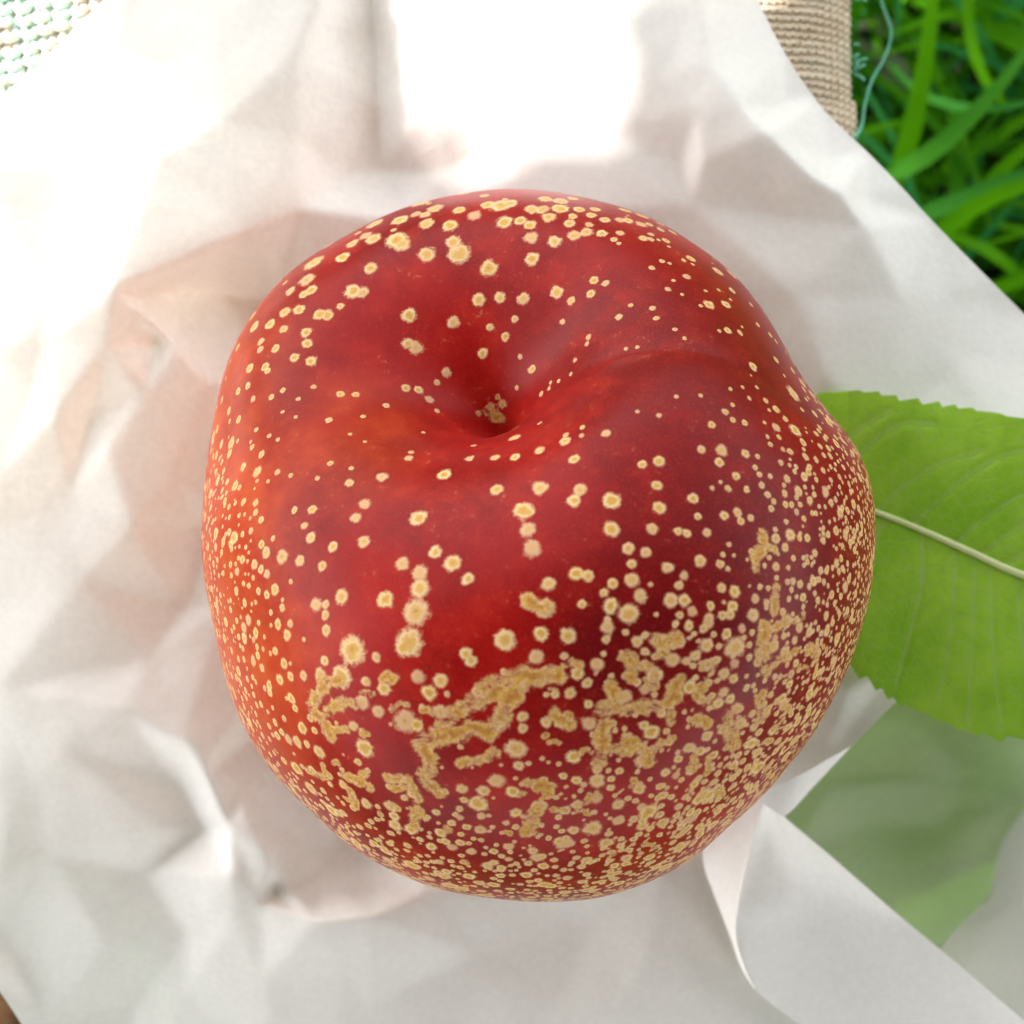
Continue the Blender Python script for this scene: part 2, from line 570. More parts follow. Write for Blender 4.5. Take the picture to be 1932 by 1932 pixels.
def cloth_edge_x(y):
    pts = np.array([tuple(at(*p, CL_Z)) for p in el])
    o = np.argsort(pts[:, 1])
    return np.interp(y, pts[o, 1], pts[o, 0])


def edge_drop(P):
    d = np.maximum(0, P[:, 0] - (cloth_edge_x(P[:, 1]) - 0.010)) / 0.010
    return -0.0055 * np.clip(d, 0, 1.15) ** 2.6


off = np.array([0, 0, -GZ])
# beige courses by the right edge
rp, cp, rad = 0.00120, 0.00115, 0.00027
y0 = at(0, 330, CL_Z).y; y1 = at(0, -90, CL_Z).y
k = 0
y = y0
while y < y1:
    ex = float(cloth_edge_x(y))
    x0 = at(1345, 0, CL_Z).x
    ang = math.radians(-3.0)
    n = int((ex + 0.0006 - x0) / cp / math.cos(ang))
    P = knit_row((x0, y + 0.0008), (math.cos(ang), math.sin(ang)), (-math.sin(ang), math.cos(ang)), n, cp, rp, rad, CL_Z + 0.0003, edge_drop)
    V, Q = tube_arrays(P, rad * (1 + 0.12 * rng.normal(size=len(P)).cumsum() / (1 + np.arange(len(P))) ** 0.5), 6)
    mesh_np("yarn_row", V + off, Q, MAT_KNIT_BEIGE, cloth)
    y += rp; k += 1
# cream and mint courses in the upper left corner
rp, cp, rad = 0.0021, 0.0027, 0.00060
ang = math.radians(10)
dx, dy = (math.cos(ang), math.sin(ang)), (-math.sin(ang), math.cos(ang))
c0 = at(-140, 330, 0.001)
for k in range(16):
    p = (c0.x + dy[0] * rp * k, c0.y + dy[1] * rp * k)
    P = knit_row(p, dx, dy, 11, cp, rp, rad, 0.0012, None, 0.12)
    V, Q = tube_arrays(P, rad, 8)
    mesh_np("yarn_row", V + off, Q, MAT_KNIT_MINT, cloth)
# frayed mint yarn ends along the edge and one loose thread
fr = []
for q in range(9):
    vv = random.choice([random.uniform(-20, 140), random.uniform(60, 90), random.uniform(110, 135)])
    a = at(1612, vv, CL_Z - 0.003); d = Vector((random.uniform(0.0004, 0.0022), random.uniform(-0.001, 0.001), random.uniform(-0.001, 0.001)))
    fr.append(tube_arrays(smooth_line([a, a + d * 0.6 + Vector((0, 0, 0.0004)), a + d], 6), 0.00022, 5))
V, Q = join_arrays(fr)
fo = mesh_np("frayed_edge", V + off, Q, MAT_MINT, cloth); fo["label"] = "frayed mint yarn ends on the cloth edge"
th = smooth_line([at(1640, -90, -0.012), at(1662, 0, -0.013), at(1681, 62, -0.014), at(1668, 110, -0.014), at(1646, 150, -0.013),
                  at(1632, 195, -0.011), at(1626, 235, -0.009), at(1612, 262, -0.006)], 60)
V, Q = tube_arrays(th, 0.00024, 7)
to = mesh_np("loose_thread", V + off, Q, MAT_MINT, cloth); to["label"] = "loose mint thread curling over the grass"

# ------------------------------------------------------------------ brown board glimpsed in the corner
wb = at(-60, 1960, -0.012)
bw = []
for kx in range(9):
    for ky in range(9):
        bw.append((wb.x + (kx - 5) * 0.004, wb.y + (ky - 5) * 0.004, -0.012 + 0.0012 * math.sin(kx * 1.7) * math.cos(ky * 1.1) - (0.006 if kx in (0, 8) or ky in (0, 8) else 0)))
i = np.arange(8)[:, None] * 9; j = np.arange(8)[None]
Q = np.stack([i + j, i + 9 + j, i + 10 + j, i + j + 1], -1).reshape(-1, 4)
tag(mesh_np("brown_board", np.array(bw), Q, MAT_WOOD), "small patch of brown wood below the paper's lower left corner", "board")

# ------------------------------------------------------------------ paper
CTRL = [
    # outer ring
    (-250, -250, 12), (-250, 300, 18), (-250, 700, 15), (-250, 1100, 11), (-250, 1500, 9), (-250, 1900, 7), (-250, 2250, 5),
    (300, 2250, 5), (800, 2250, 5), (1300, 2250, 6), (1700, 2250, 5), (2250, 2250, 3), (2250, 700, 3), (2250, 1200, 8),
    (2250, -250, 4), (1700, -250, 7), (1300, -250, 13), (1000, -250, 14), (700, -250, 13), (400, -250, 15),
    # upper left plateau, with the notch that drops to the fruit
    (0, 200, 17), (150, 120, 15), (100, 400, 19), (215, 552, 25), (300, 300, 20), (480, 440, 18), (420, 230, 19), (570, 395, 14),
    (330, 555, 6), (420, 560, 1), (520, 560, 1), (330, 655, 18), (395, 725, 15), (450, 800, 6), (300, 640, 15),
    (0, 650, 20), (90, 640, 20), (108, 785, 20), (55, 760, 18), (172, 790, 15), (130, 935, 15), (205, 845, 18), (0, 900, 17),
    (150, 1100, 15), (250, 1000, 16), (330, 900, 14), (385, 1000, 6), (350, 1150, 8), (280, 1240, 12), (0, 1300, 14), (200, 650, 21),
    # crumple at lower left of the fruit
    (240, 1345, 15), (355, 1372, 14), (430, 1385, 12), (462, 1400, 4), (352, 1400, 15), (390, 1460, 14), (430, 1560, 12.5), (490, 1700, 11.5),
    (395, 1560, 8), (340, 1480, 9), (455, 1470, 9), (520, 1570, 6), (470, 1530, 12), (520, 1640, 13), (505, 1600, 13.5), (512, 1690, 7), (540, 1680, 10),
    (600, 1737, 14), (700, 1725, 14), (800, 1682, 10), (600, 1650, 2), (700, 1660, 1), (650, 1580, 0), (560, 1590, 5),
    # lower left and bottom
    (60, 1480, 13), (0, 1650, 13), (270, 1650, 8), (300, 1560, 12), (380, 1545, 9), (200, 1780, 10), (440, 1735, 11), (440, 1660, 13),
    (350, 1760, 8), (500, 1850, 10), (250, 1900, 6), (90, 1930, 8), (0, 1750, 9), (-30, 1850, 12), (700, 1900, 8), (900, 1800, 7), (1100, 1760, 6),
    (1200, 1880, 8), (1000, 2000, 7), (1330, 1640, 6), (1400, 1840, 8),
    # top
    (700, 0, 9), (706, 70, 8), (712, 200, 8), (716, 320, 6), (560, 100, 17), (560, 260, 15), (600, 0, 16), (650, 330, 8), (770, 50, 15), (800, 200, 14),
    (850, 320, 9), (1000, 100, 14), (1000, 250, 12), (1150, 40, 15), (1140, 245, 12), (1250, 150, 15), (950, 420, 11), (760, 420, 10),
    # top right fold
    (1320, 0, 15), (1335, 110, 16), (1400, 200, 17), (1452, 250, 18), (1535, 331, 17), (1588, 364, 16), (1637, 430, 14),
    (1430, 0, 8), (1480, 100, 8), (1540, 190, 8), (1640, 290, 9), (1470, 200, 9), (1560, 300, 10), (1630, 380, 11), (1760, 420, 8), (1932, 590, 6),
    (1285, 310, 12), (1310, 390, 12), (1330, 300, 15), (1450, 400, 12), (1500, 560, 13), (1600, 650, 12), (1700, 560, 11), (1800, 700, 9), (1560, 720, 12),
    # bowl under the fruit
    (1020, 1028, -0.5), (700, 800, 0), (1300, 800, 0), (700, 1250, 0), (1300, 1250, 0), (1000, 600, 0.3), (1000, 1450, 0), (1000, 1680, 8), (780, 1600, 3), (1250, 1640, 8), (420, 1150, 9), (400, 950, 9),
    # right, under the leaf
    (1650, 800, 10), (1900, 800, 10), (1700, 1000, 9), (1932, 1000, 10), (1700, 1250, 8), (1600, 1300, 8), (1560, 1420, 4), (1480, 1540, 6),
    (1450, 1490, 4), (1560, 1610, 6.5), (1700, 1730, 6.5), (1932, 1925, 6), (1600, 1800, 9), (1450, 1700, 8), (1420, 1830, 8),
]
CREASES = [((215, 552), (480, 440)), ((480, 440), (570, 395)), ((215, 552), (330, 655)), ((330, 655), (395, 725)), ((700, 0), (706, 70)), ((706, 70), (712, 200)),
           ((712, 200), (716, 320)), ((1335, 110), (1400, 200)), ((1400, 200), (1452, 250)), ((1452, 250), (1535, 331)), ((1535, 331), (1588, 364)), ((1588, 364), (1637, 430)),
           ((90, 640), (108, 785)), ((108, 785), (205, 845)), ((172, 790), (130, 935)), ((352, 1400), (390, 1460)), ((390, 1460), (430, 1560)), ((430, 1560), (490, 1700)),
           ((470, 1530), (505, 1600)), ((540, 1680), (600, 1737)), ((600, 1737), (700, 1725)), ((700, 1725), (800, 1682)), ((1320, 0), (1335, 110))]


def height_grid(ctrl, creases, us, vs, extra, amp, seed, blur):
    r = np.random.default_rng(seed)

    def raster(pts, edges):
        co = [Vector((p[0], p[1])) for p in pts]
        out = delaunay_2d_cdt(co, edges, [], 0, 1e-6)
        ov, tris, orig = out[0], out[2], out[3]
        zs = np.zeros(len(ov))
        for a, o in enumerate(orig):
            zs[a] = pts[o[0]][2] if o else np.nan
        if np.isnan(zs).any():
            good = [k for k in range(len(ov)) if not np.isnan(zs[k])]
            for k in range(len(ov)):
                if np.isnan(zs[k]):
                    b = min(good, key=lambda q: (ov[q] - ov[k]).length); zs[k] = zs[b]
        H = np.zeros((len(vs), len(us)))
        for t in tris:
            if len(t) != 3: continue
            (x1, y1), (x2, y2), (x3, y3) = ov[t[0]], ov[t[1]], ov[t[2]]
            i0, i1 = np.searchsorted(us, [min(x1, x2, x3) - 1e-6, max(x1, x2, x3) + 1e-6])
            j0, j1 = np.searchsorted(vs, [min(y1, y2, y3) - 1e-6, max(y1, y2, y3) + 1e-6])
            if i1 <= i0 or j1 <= j0: continue
            U, W = np.meshgrid(us[i0:i1], vs[j0:j1])
            den = (y2 - y3) * (x1 - x3) + (x3 - x2) * (y1 - y3)
            if abs(den) < 1e-9: continue
            a = ((y2 - y3) * (U - x3) + (x3 - x2) * (W - y3)) / den
            b = ((y3 - y1) * (U - x3) + (x1 - x3) * (W - y3)) / den
            c = 1 - a - b
            m = (a >= -1e-6) & (b >= -1e-6) & (c >= -1e-6)
            sub = H[j0:j1, i0:i1]
            sub[m] = (a * zs[t[0]] + b * zs[t[1]] + c * zs[t[2]])[m]
        return H

    idx = {(p[0], p[1]): k for k, p in enumerate(ctrl)}
    ed = [(idx[a], idx[b]) for a, b in creases]
    base = raster(ctrl, ed)
    # random small facets over the control net
    pts = list(ctrl)
    for _ in range(extra):
        u, v = r.uniform(us[0], us[-1]), r.uniform(vs[0], vs[-1])
        if min((u - p[0]) ** 2 + (v - p[1]) ** 2 for p in pts) < 75 ** 2: continue
        i, j = min(np.searchsorted(us, u), len(us) - 1), min(np.searchsorted(vs, v), len(vs) - 1)
        pts.append((u, v, base[j, i] + r.normal(0, amp)))
    H = raster(pts, ed)
    soft = gauss(H, 8)
    H = 0.74 * gauss(H, blur) + 0.26 * soft
    n = gauss(r.normal(size=H.shape), 16); n /= n.std()
    n2 = gauss(r.normal(size=H.shape), 5); n2 /= n2.std()
    return H + 0.28 * n + 0.05 * n2


def seg_dist(U, V, poly):
    """distance to a closed polygon, nearest point and inside mask"""
    P = np.asarray(poly, float); Qp = np.roll(P, -1, 0)
    best = np.full(U.shape, 1e18); nu = np.zeros(U.shape); nv = np.zeros(U.shape); inside = np.zeros(U.shape, bool)
    for (x1, y1), (x2, y2) in zip(P, Qp):
        dx, dy = x2 - x1, y2 - y1
        t = np.clip(((U - x1) * dx + (V - y1) * dy) / (dx * dx + dy * dy + 1e-12), 0, 1)
        px, py = x1 + t * dx, y1 + t * dy
        d = (U - px) ** 2 + (V - py) ** 2
        m = d < best
        best[m] = d[m]; nu[m] = px[m]; nv[m] = py[m]
        c = ((y1 > V) != (y2 > V)) & (U < (x2 - x1) * (V - y1) / (y2 - y1 + 1e-12) + x1)
        inside ^= c
    return np.sqrt(best), nu, nv, inside


def sheet(name, poly, ctrl, creases, cell, zoff, mat, parent, extra=90, amp=0.55, seed=3, blur=1.6):
    P = np.asarray(poly, float)
    us = np.arange(P[:, 0].min() - cell, P[:, 0].max() + 2 * cell, cell)
    vs = np.arange(P[:, 1].min() - cell, P[:, 1].max() + 2 * cell, cell)
    H = height_grid(ctrl, creases, us, vs, extra, amp, seed, blur) * 1e-3 + zoff
    U, W = np.meshgrid(us, vs)
    d, nu, nv, ins = seg_dist(U, W, poly)
    snap = d < 0.72 * cell
    U = np.where(snap, nu, U); W = np.where(snap, nv, W)
    ok = ins | snap
    co = at_np(U.ravel(), W.ravel(), H.ravel())
    nu_, nv_ = len(us), len(vs)
    i = np.arange(nv_ - 1)[:, None] * nu_; j = np.arange(nu_ - 1)[None]
    Q = np.stack([i + j, i + nu_ + j, i + nu_ + j + 1, i + j + 1], -1).reshape(-1, 4)
    okf = ok.ravel()
    deep = (ins & ~snap).ravel()
    Q = Q[okf[Q].all(1) & deep[Q].any(1)]
    used = np.unique(Q)
    rm = np.full(len(co), -1); rm[used] = np.arange(len(used))
    o = mesh_np(name, co[used], rm[Q], mat, parent)
    return o, (us, vs, H)


def curve_poly(segs):
    """list of (points, smooth?) joined"""
    out = []
    for pts, sm in segs:
        out += [tuple(p) for p in (smooth_line(pts, len(pts) * 8) if sm else pts)]
    return out


paper = empty("wrapping_paper", (0, 0, 0))
tag(paper, "crumpled translucent white wrapping paper spread under the red fruit", "paper")
MAIN = curve_poly([
    ([(-230, 425), (0, 195), (195, 0), (430, -235)], False),
    ([(1330, -235), (1385, -110), (1430, 0), (1478, 95), (1540, 190), (1590, 243), (1640, 290), (1700, 352), (1760, 418), (1850, 510), (1932, 592), (2100, 760)], True),
    ([(2100, 1180)], False),
    ([(1760, 1270), (1690, 1325), (1600, 1415), (1540, 1478), (1480, 1541)], True),
    ([(1484, 1545), (1560, 1608), (1640, 1678), (1700, 1730), (1800, 1812), (1932, 1925), (2120, 2080)], True),
    ([(2120, 2120), (160, 2120)], False),
    ([(95, 2020), (40, 1932), (0, 1872), (-60, 1800), (-230, 1660)], True),
])
main, MG = sheet("upper_sheet", MAIN, CTRL, CREASES, 5.0, 0.0, MAT_PAPER, paper, 150, 0.20, 5, 1.7)


def paper_z(u, v):
    us, vs, H = MG
    i = int(np.clip(np.searchsorted(us, u), 0, len(us) - 1)); j = int(np.clip(np.searchsorted(vs, v), 0, len(vs) - 1))
    return float(H[j, i])


LOW = [(1250, 1180, -1), (2250, 1100, -2), (2250, 2250, 0), (1200, 2250, 0), (1250, 1700, -1), (1500, 1400, -1), (1700, 1350, -2), (1560, 1480, 1.5), (1700, 1470, 1.8), (1830, 1480, 0.5),
       (1650, 1560, -2), (1800, 1560, -1.5), (1850, 1640, 2.0), (1840, 1750, 1.5), (1932, 1500, 2.5), (1932, 1700, 2.5), (1700, 1650, -1.5), (1932, 1850, 0), (2000, 1990, 0.5), (1500, 1600, 0), (1600, 1750, 0)]
sheet("lower_sheet", [(1330, 1200), (2110, 1130), (2110, 2110), (1250, 2110)], LOW, [((1560, 1480), (1700, 1470)), ((1700, 1470), (1830, 1480)), ((1850, 1640), (1840, 1750))],
      6.0, -0.0035, MAT_PAPER_THIN, paper, 40, 0.7, 9, 1.6)


sheet("backing_fold", [(2110, 1400), (1932, 1528), (1890, 1585), (1878, 1650), (1866, 1695), (1800, 1755), (1760, 1810), (1840, 2110), (2110, 2110)], LOW, [],
      6.0, -0.0075, MAT_PAPER, paper, 20, 0.5, 12, 1.6)


def ribbon(name, la, lb, za, zb, mat, parent, n=60, m=14, arch=0.0):
    """strip of paper between two layout polylines with heights (mm)"""
    A = smooth_line(np.column_stack([la, za]), n); B = smooth_line(np.column_stack([lb, zb]), n)
    t = np.linspace(0, 1, m)[None, :, None]
    G = A[:, None] * (1 - t) + B[:, None] * t
    G[..., 2] += arch * np.sin(np.pi * t[..., 0])
    nz = gauss(rng.normal(size=G.shape[:2]), 4); nz /= nz.std()
    G[..., 2] += 0.12 * nz
    co = at_np(G[..., 0].ravel(), G[..., 1].ravel(), G[..., 2].ravel() * 1e-3)
    i = np.arange(n - 1)[:, None] * m; j = np.arange(m - 1)[None]
    Q = np.stack([i + j, i + m + j, i + m + j + 1, i + j + 1], -1).reshape(-1, 4)
    return mesh_np(name, co, Q, mat, parent)


# turned-up curl running down from the fruit
ribbon("curled_fold", [(1330, 1560), (1327, 1625), (1345, 1682), (1375, 1760), (1398, 1825), (1425, 1868)],
       [(1462, 1420), (1440, 1500), (1416, 1600), (1394, 1700), (1390, 1775), (1427, 1870)],
       [6, 8.5, 9, 9.5, 10, 9.8], [10, 14, 16, 16, 13.5, 9.9], MAT_PAPER, paper, arch=0.6)
# broad flap turned back along the lower edge
ribbon("turned_flap", [(1436, 1515), (1412, 1610), (1394, 1700), (1391, 1775), (1427, 1867), (1530, 1947), (1650, 2040)],
       [(1482, 1543), (1560, 1609), (1640, 1679), (1700, 1731), (1800, 1813), (1932, 1926), (2070, 2040)],
       [12, 14.5, 15.5, 13.2, 10.5, 10, 10], [8.2, 8.0, 8.0, 8.0, 8.0, 8.0, 8.0], MAT_PAPER, paper, arch=0.8, m=40)
# narrow folded strip along the notch
ribbon("folded_strip", [(1612, 1404), (1570, 1428), (1510, 1462), (1450, 1490), (1405, 1520)], [(1606, 1409), (1570, 1447), (1528, 1492), (1482, 1539), (1410, 1572)],
       [7, 8.5, 9.5, 10, 10], [6.5, 7.2, 7.8, 8.2, 8.2], MAT_PAPER, paper, arch=0.3)

# ------------------------------------------------------------------ leaf
leaf = empty("green_leaf", tuple(at(1750, 1000, 0.014)))
tag(leaf, "bright green serrated leaf lying on the paper beside the red fruit", "leaf")
loff = -np.array(leaf.location)
top = smooth_line([(1380, 800), (1470, 762), (1545, 744), (1600, 738), (1650, 741), (1700, 753), (1760, 762), (1850, 775), (1932, 792), (2050, 830), (2200, 905), (2330, 1010)], 260)
bot = smooth_line([(1380, 1020), (1470, 1130), (1540, 1200), (1600, 1255), (1645, 1288), (1690, 1322), (1745, 1345), (1805, 1373), (1880, 1391), (1940, 1388), (2050, 1370), (2200, 1300), (2330, 1180)], 260)
mid = smooth_line([(1380, 880), (1500, 912), (1660, 968), (1740, 1000), (1830, 1040), (1932, 1085), (2050, 1110), (2200, 1110), (2330, 1100)], 260)


def serrate(line, sgn, pitch, depth):
    d = np.concatenate([[0], np.cumsum(np.linalg.norm(np.diff(line, axis=0), axis=1))])
    s = np.linspace(0, d[-1], 900)
    L = np.column_stack([np.interp(s, d, line[:, 0]), np.interp(s, d, line[:, 1])])
    T = np.gradient(L, axis=0); T /= np.linalg.norm(T, axis=1)[:, None]
    N = np.column_stack([T[:, 1], -T[:, 0]]) * sgn
    ph = (s + 9 * np.sin(s / 61.0) + 6 * np.sin(s / 23.0)) / pitch
    f = ph - np.floor(ph)
    saw = np.where(f < 0.78, f / 0.78, (1 - f) / 0.22)
    amp = depth * (0.75 + 0.45 * np.sin(s / 47.0))
    return L + N * ((saw - 0.35) * amp)[:, None]


top, bot = serrate(top, 1, 41, 9), serrate(bot, -1, 36, 10)
mm = np.column_stack([np.interp(np.linspace(0, 1, 900), np.linspace(0, 1, 260), mid[:, k]) for k in range(2)])
VEINS = [  # side veins, layout coordinates
    [(1655, 968), (1690, 930), (1745, 890), (1790, 868), (1850, 850)], [(1720, 994), (1780, 935), (1830, 895), (1885, 862), (1932, 850)],
    [(1800, 1028), (1850, 985), (1910, 945), (1975, 915)], [(1850, 1050), (1900, 1010), (1960, 975)], [(1895, 1068), (1950, 1035), (2010, 1005)],
    [(1590, 942), (1600, 890), (1640, 840), (1700, 800), (1760, 800)], [(1540, 925), (1570, 860), (1620, 810), (1680, 775)],
    [(1668, 972), (1640, 1060), (1610, 1150)], [(1740, 1000), (1738, 1100), (1715, 1200), (1690, 1290)], [(1800, 1028), (1800, 1110), (1788, 1230), (1770, 1330)],
    [(1838, 1045), (1836, 1150), (1830, 1280), (1826, 1360)], [(1870, 1060), (1870, 1180), (1880, 1300), (1890, 1370)], [(1920, 1080), (1925, 1190), (1945, 1310)],
    [(1960, 1092), (1980, 1190), (2010, 1300)]]


def leaf_height(u, v, tt):
    """tt -1 lower edge .. 0 midrib .. 1 upper edge"""
    z = 14.0 + 0.011 * (u - 1600) - 0.055 * np.maximum(0, 1600 - u) + 2.6 * np.abs(tt) ** 1.4 - 1.6 * np.abs(tt) ** 3
    z = z + 0.45 * np.sin(u / 46.0 + 2.2 * tt) * np.abs(tt) + 0.35 * np.sin(u / 83.0 + 1.0)
    return z


nl = 15
ts = np.concatenate([np.linspace(-1, 0, nl), np.linspace(0, 1, nl)[1:]])
ts = np.sign(ts) * np.abs(ts) ** 0.85
G = np.where(ts[None, :, None] < 0, mm[:, None] + (bot - mm)[:, None] * (-ts)[None, :, None], mm[:, None] + (top - mm)[:, None] * ts[None, :, None])
# densify across
nf = 90
tf = np.concatenate([np.linspace(-1, 0, nf), np.linspace(0, 1, nf)[1:]])
G = np.where(tf[None, :, None] < 0, mm[:, None] + (bot - mm)[:, None] * (-tf)[None, :, None], mm[:, None] + (top - mm)[:, None] * tf[None, :, None])
Zl = leaf_height(G[..., 0], G[..., 1], np.broadcast_to(tf[None], G.shape[:2]))
# veins as a soft field + slight channel
vf = np.zeros(G.shape[:2])
for ve in VEINS:
    L = smooth_line(ve, 40)
    best = np.full(G.shape[:2], 1e9)
    for a, b in zip(L[:-1], L[1:]):
        dd = b - a
        t = np.clip(((G - a) @ dd) / (dd @ dd), 0, 1)
        best = np.minimum(best, np.linalg.norm(G - (a + t[..., None] * dd), axis=2))
    vf = np.maximum(vf, np.exp(-(best / 3.6) ** 2))
    Zl -= 0.16 * np.exp(-(best / 9) ** 2)
co = at_np(G[..., 0].ravel(), G[..., 1].ravel(), Zl.ravel() * 1e-3)
nn = len(tf)
i = np.arange(899)[:, None] * nn; j = np.arange(nn - 1)[None]
Q = np.stack([i + j, i + j + 1, i + nn + j + 1, i + nn + j], -1).reshape(-1, 4)
bl = mesh_np("blade", co + loff, Q, MAT_LEAF, leaf)
a_ = bl.data.attributes.new("vein", 'FLOAT', 'POINT'); a_.data.foreach_set("value", vf.ravel().astype(np.float32))
mz = leaf_height(mm[:, 0], mm[:, 1], np.zeros(900))
mp = at_np(mm[:, 0], mm[:, 1], (mz + 0.12) * 1e-3)[::6]
V, Q = tube_arrays(mp, np.linspace(0.00022, 0.00062, len(mp)), 10, 0.8)
mo = mesh_np("midrib", V + loff, Q, MAT_MIDRIB, leaf); mo["label"] = "pale yellow green midrib of the leaf"

under = empty("green_leaf", tuple(at(1690, 1560, -0.0175)))
under.rotation_euler = (0, 0, math.radians(118))
tag(under, "green leaf showing dimly through the thin paper at lower right", "leaf")
for ch in (bl,):
    c_ = ch.copy(); c_.parent = under; scene.collection.objects.link(c_)

# ------------------------------------------------------------------ fruit
OUTLINE = np.array([
    (958, 356), (856, 369.5), (781, 387), (712, 414), (651, 448), (582, 486), (521, 539), (480, 587), (446, 641), (422, 703), (408, 768), (398, 826), (389, 894), (382, 973), (379, 1010),
    (384, 1080), (405, 1183), (432, 1302), (466, 1384), (521, 1466), (589, 1531), (660, 1597), (729, 1637), (814, 1674), (917, 1693), (1002, 1701), (1139, 1693), (1241, 1657), (1310, 1620),
    (1373, 1559), (1428, 1514), (1483, 1449), (1531, 1391), (1568, 1326), (1599, 1265), (1623, 1190), (1640, 1135), (1650, 1046), (1650, 946), (1640, 898), (1616, 840), (1578, 795),
    (1538, 747), (1513, 713), (1486, 665), (1452, 604), (1414, 549), (1367, 501), (1298, 453), (1243, 417), (1182, 394), (1093, 371), (1020, 359)], float)
CU, CV = 1018.0, 1030.0
R = 655 * FRAME / PXW * 0.97
N = 720
g1 = np.linspace(-1, 1, N)
A, B = np.meshgrid(g1, g1)
with np.errstate(divide='ignore', invalid='ignore'):
    big = np.abs(A) > np.abs(B)
    rr = np.where(big, A, B)
    ph = np.where(big, (np.pi / 4) * np.where(A != 0, B / A, 0), np.pi / 2 - (np.pi / 4) * np.where(B != 0, A / B, 0))
rho = np.abs(rr); ph = np.where(rr < 0, ph + np.pi, ph)
th = 1.95 * rho + (math.pi - 1.95) * rho ** 18
D = np.stack([np.sin(th) * np.cos(ph), np.sin(th) * np.sin(ph), np.cos(th)], -1).reshape(-1, 3)
nax = np.array([-0.27, 0.60, 0.78]); nax /= np.linalg.norm(nax)
c = D @ nax
P = D / np.sqrt(c ** 2 / 0.90 ** 2 + (1 - c ** 2))[:, None]


def perp(v):
    v = np.array(v, float); v -= nax * (v @ nax); return v / np.linalg.norm(v)


es, el_ = perp((0.90, 0.03, 0.10)), perp((-0.96, 0.06, 0.1))
qs, ql = np.cross(nax, es), np.cross(nax, el_)
lat = P - nax * (P @ nax)[:, None]
cav = perp((-0.12, 1.0, 0.0)) * 0.085
s = np.linalg.norm(lat - cav, axis=1)
hn = P @ nax
front = sstep(-0.1, 0.3, hn)
dep = 0.21 * np.exp(-(s / 0.52) ** 2.2) + 0.18 * np.exp(-(s / 0.24) ** 1.8) + 0.12 * np.exp(-(s / 0.085) ** 1.5)
P = P - nax * (dep * front)[:, None]
# suture to the right, broad valley to the left
p_, q_ = (lat - cav) @ es, (lat - cav) @ qs
gr = (0.040 * (1 - 0.5 * sstep(0.35, 0.9, p_)) * np.exp(-(np.abs(q_) / 0.27) ** 1.8) + 0.012 * np.exp(-(np.abs(q_) / 0.035) ** 1.5) * sstep(1.0, 0.2, p_)) * sstep(0.02, 0.25, p_) * sstep(-0.6, 0.2, hn)
P = P - D * gr[:, None]
p_, q_ = (lat - cav) @ el_, (lat - cav) @ ql
gr = 0.05 * np.exp(-(q_ / 0.26) ** 2) * sstep(0.05, 0.4, p_) * sstep(-0.5, 0.2, hn)
P = P - D * gr[:, None]
# slow lumps
for k in range(7):
    w = rng.normal(size=3); w /= np.linalg.norm(w)
    P += D * (0.006 * np.sin((D @ w) * (3 + k) + k))[:, None]
P *= R
centre = np.array(at(CU, CV, ZC))


def project(Pw):
    k = PXW / FRAME * DIST / (CAMZ - Pw[:, 2])
    return PXW / 2 + Pw[:, 0] * k, PXW / 2 - Pw[:, 1] * k


NB = 720
of = OUTLINE - (CU, CV)
oa = np.arctan2(-of[:, 1], of[:, 0]); orad = np.linalg.norm(of, axis=1); o_ = np.argsort(oa)
bins = (np.arange(NB) + 0.5) / NB * 2 * np.pi - np.pi
target = np.interp(bins, np.concatenate([oa[o_] - 2 * np.pi, oa[o_], oa[o_] + 2 * np.pi]), np.tile(orad[o_], 3))
kk = np.exp(-0.5 * (np.arange(-15, 16) / 5.0) ** 2); kk /= kk.sum()
target = np.convolve(np.concatenate([target[-15:], target, target[:15]]), kk, 'valid')
for it in range(4):
    pu, pv = project(P + centre)
    a = np.arctan2(-(pv - CV), pu - CU); rad_ = np.hypot(pu - CU, pv - CV)
    b = np.clip(((a + np.pi) / (2 * np.pi) * NB).astype(int), 0, NB - 1)
    cur = np.zeros(NB); np.maximum.at(cur, b, rad_)
    ratio = target / np.maximum(cur, 1)
    ratio = np.convolve(np.concatenate([ratio[-15:], ratio, ratio[:15]]), kk, 'valid')
    fr_ = np.interp(a, np.concatenate([[bins[-1] - 2 * np.pi], bins, [bins[0] + 2 * np.pi]]), np.concatenate([[ratio[-1]], ratio, [ratio[0]]]))
    w = sstep(0.35, 0.95, np.hypot(P[:, 0], P[:, 1]) / R)
    P[:, :2] *= (1 + (fr_ - 1) * w)[:, None]
# stand it on the paper : flat little contact, lowest point just touching
zmin = P[:, 2].min()
P[:, 2] = np.where(P[:, 2] < 0, P[:, 2] * (ZC - 0.0003) / -zmin, P[:, 2])
PW = P + centre
pu, pv = project(PW)

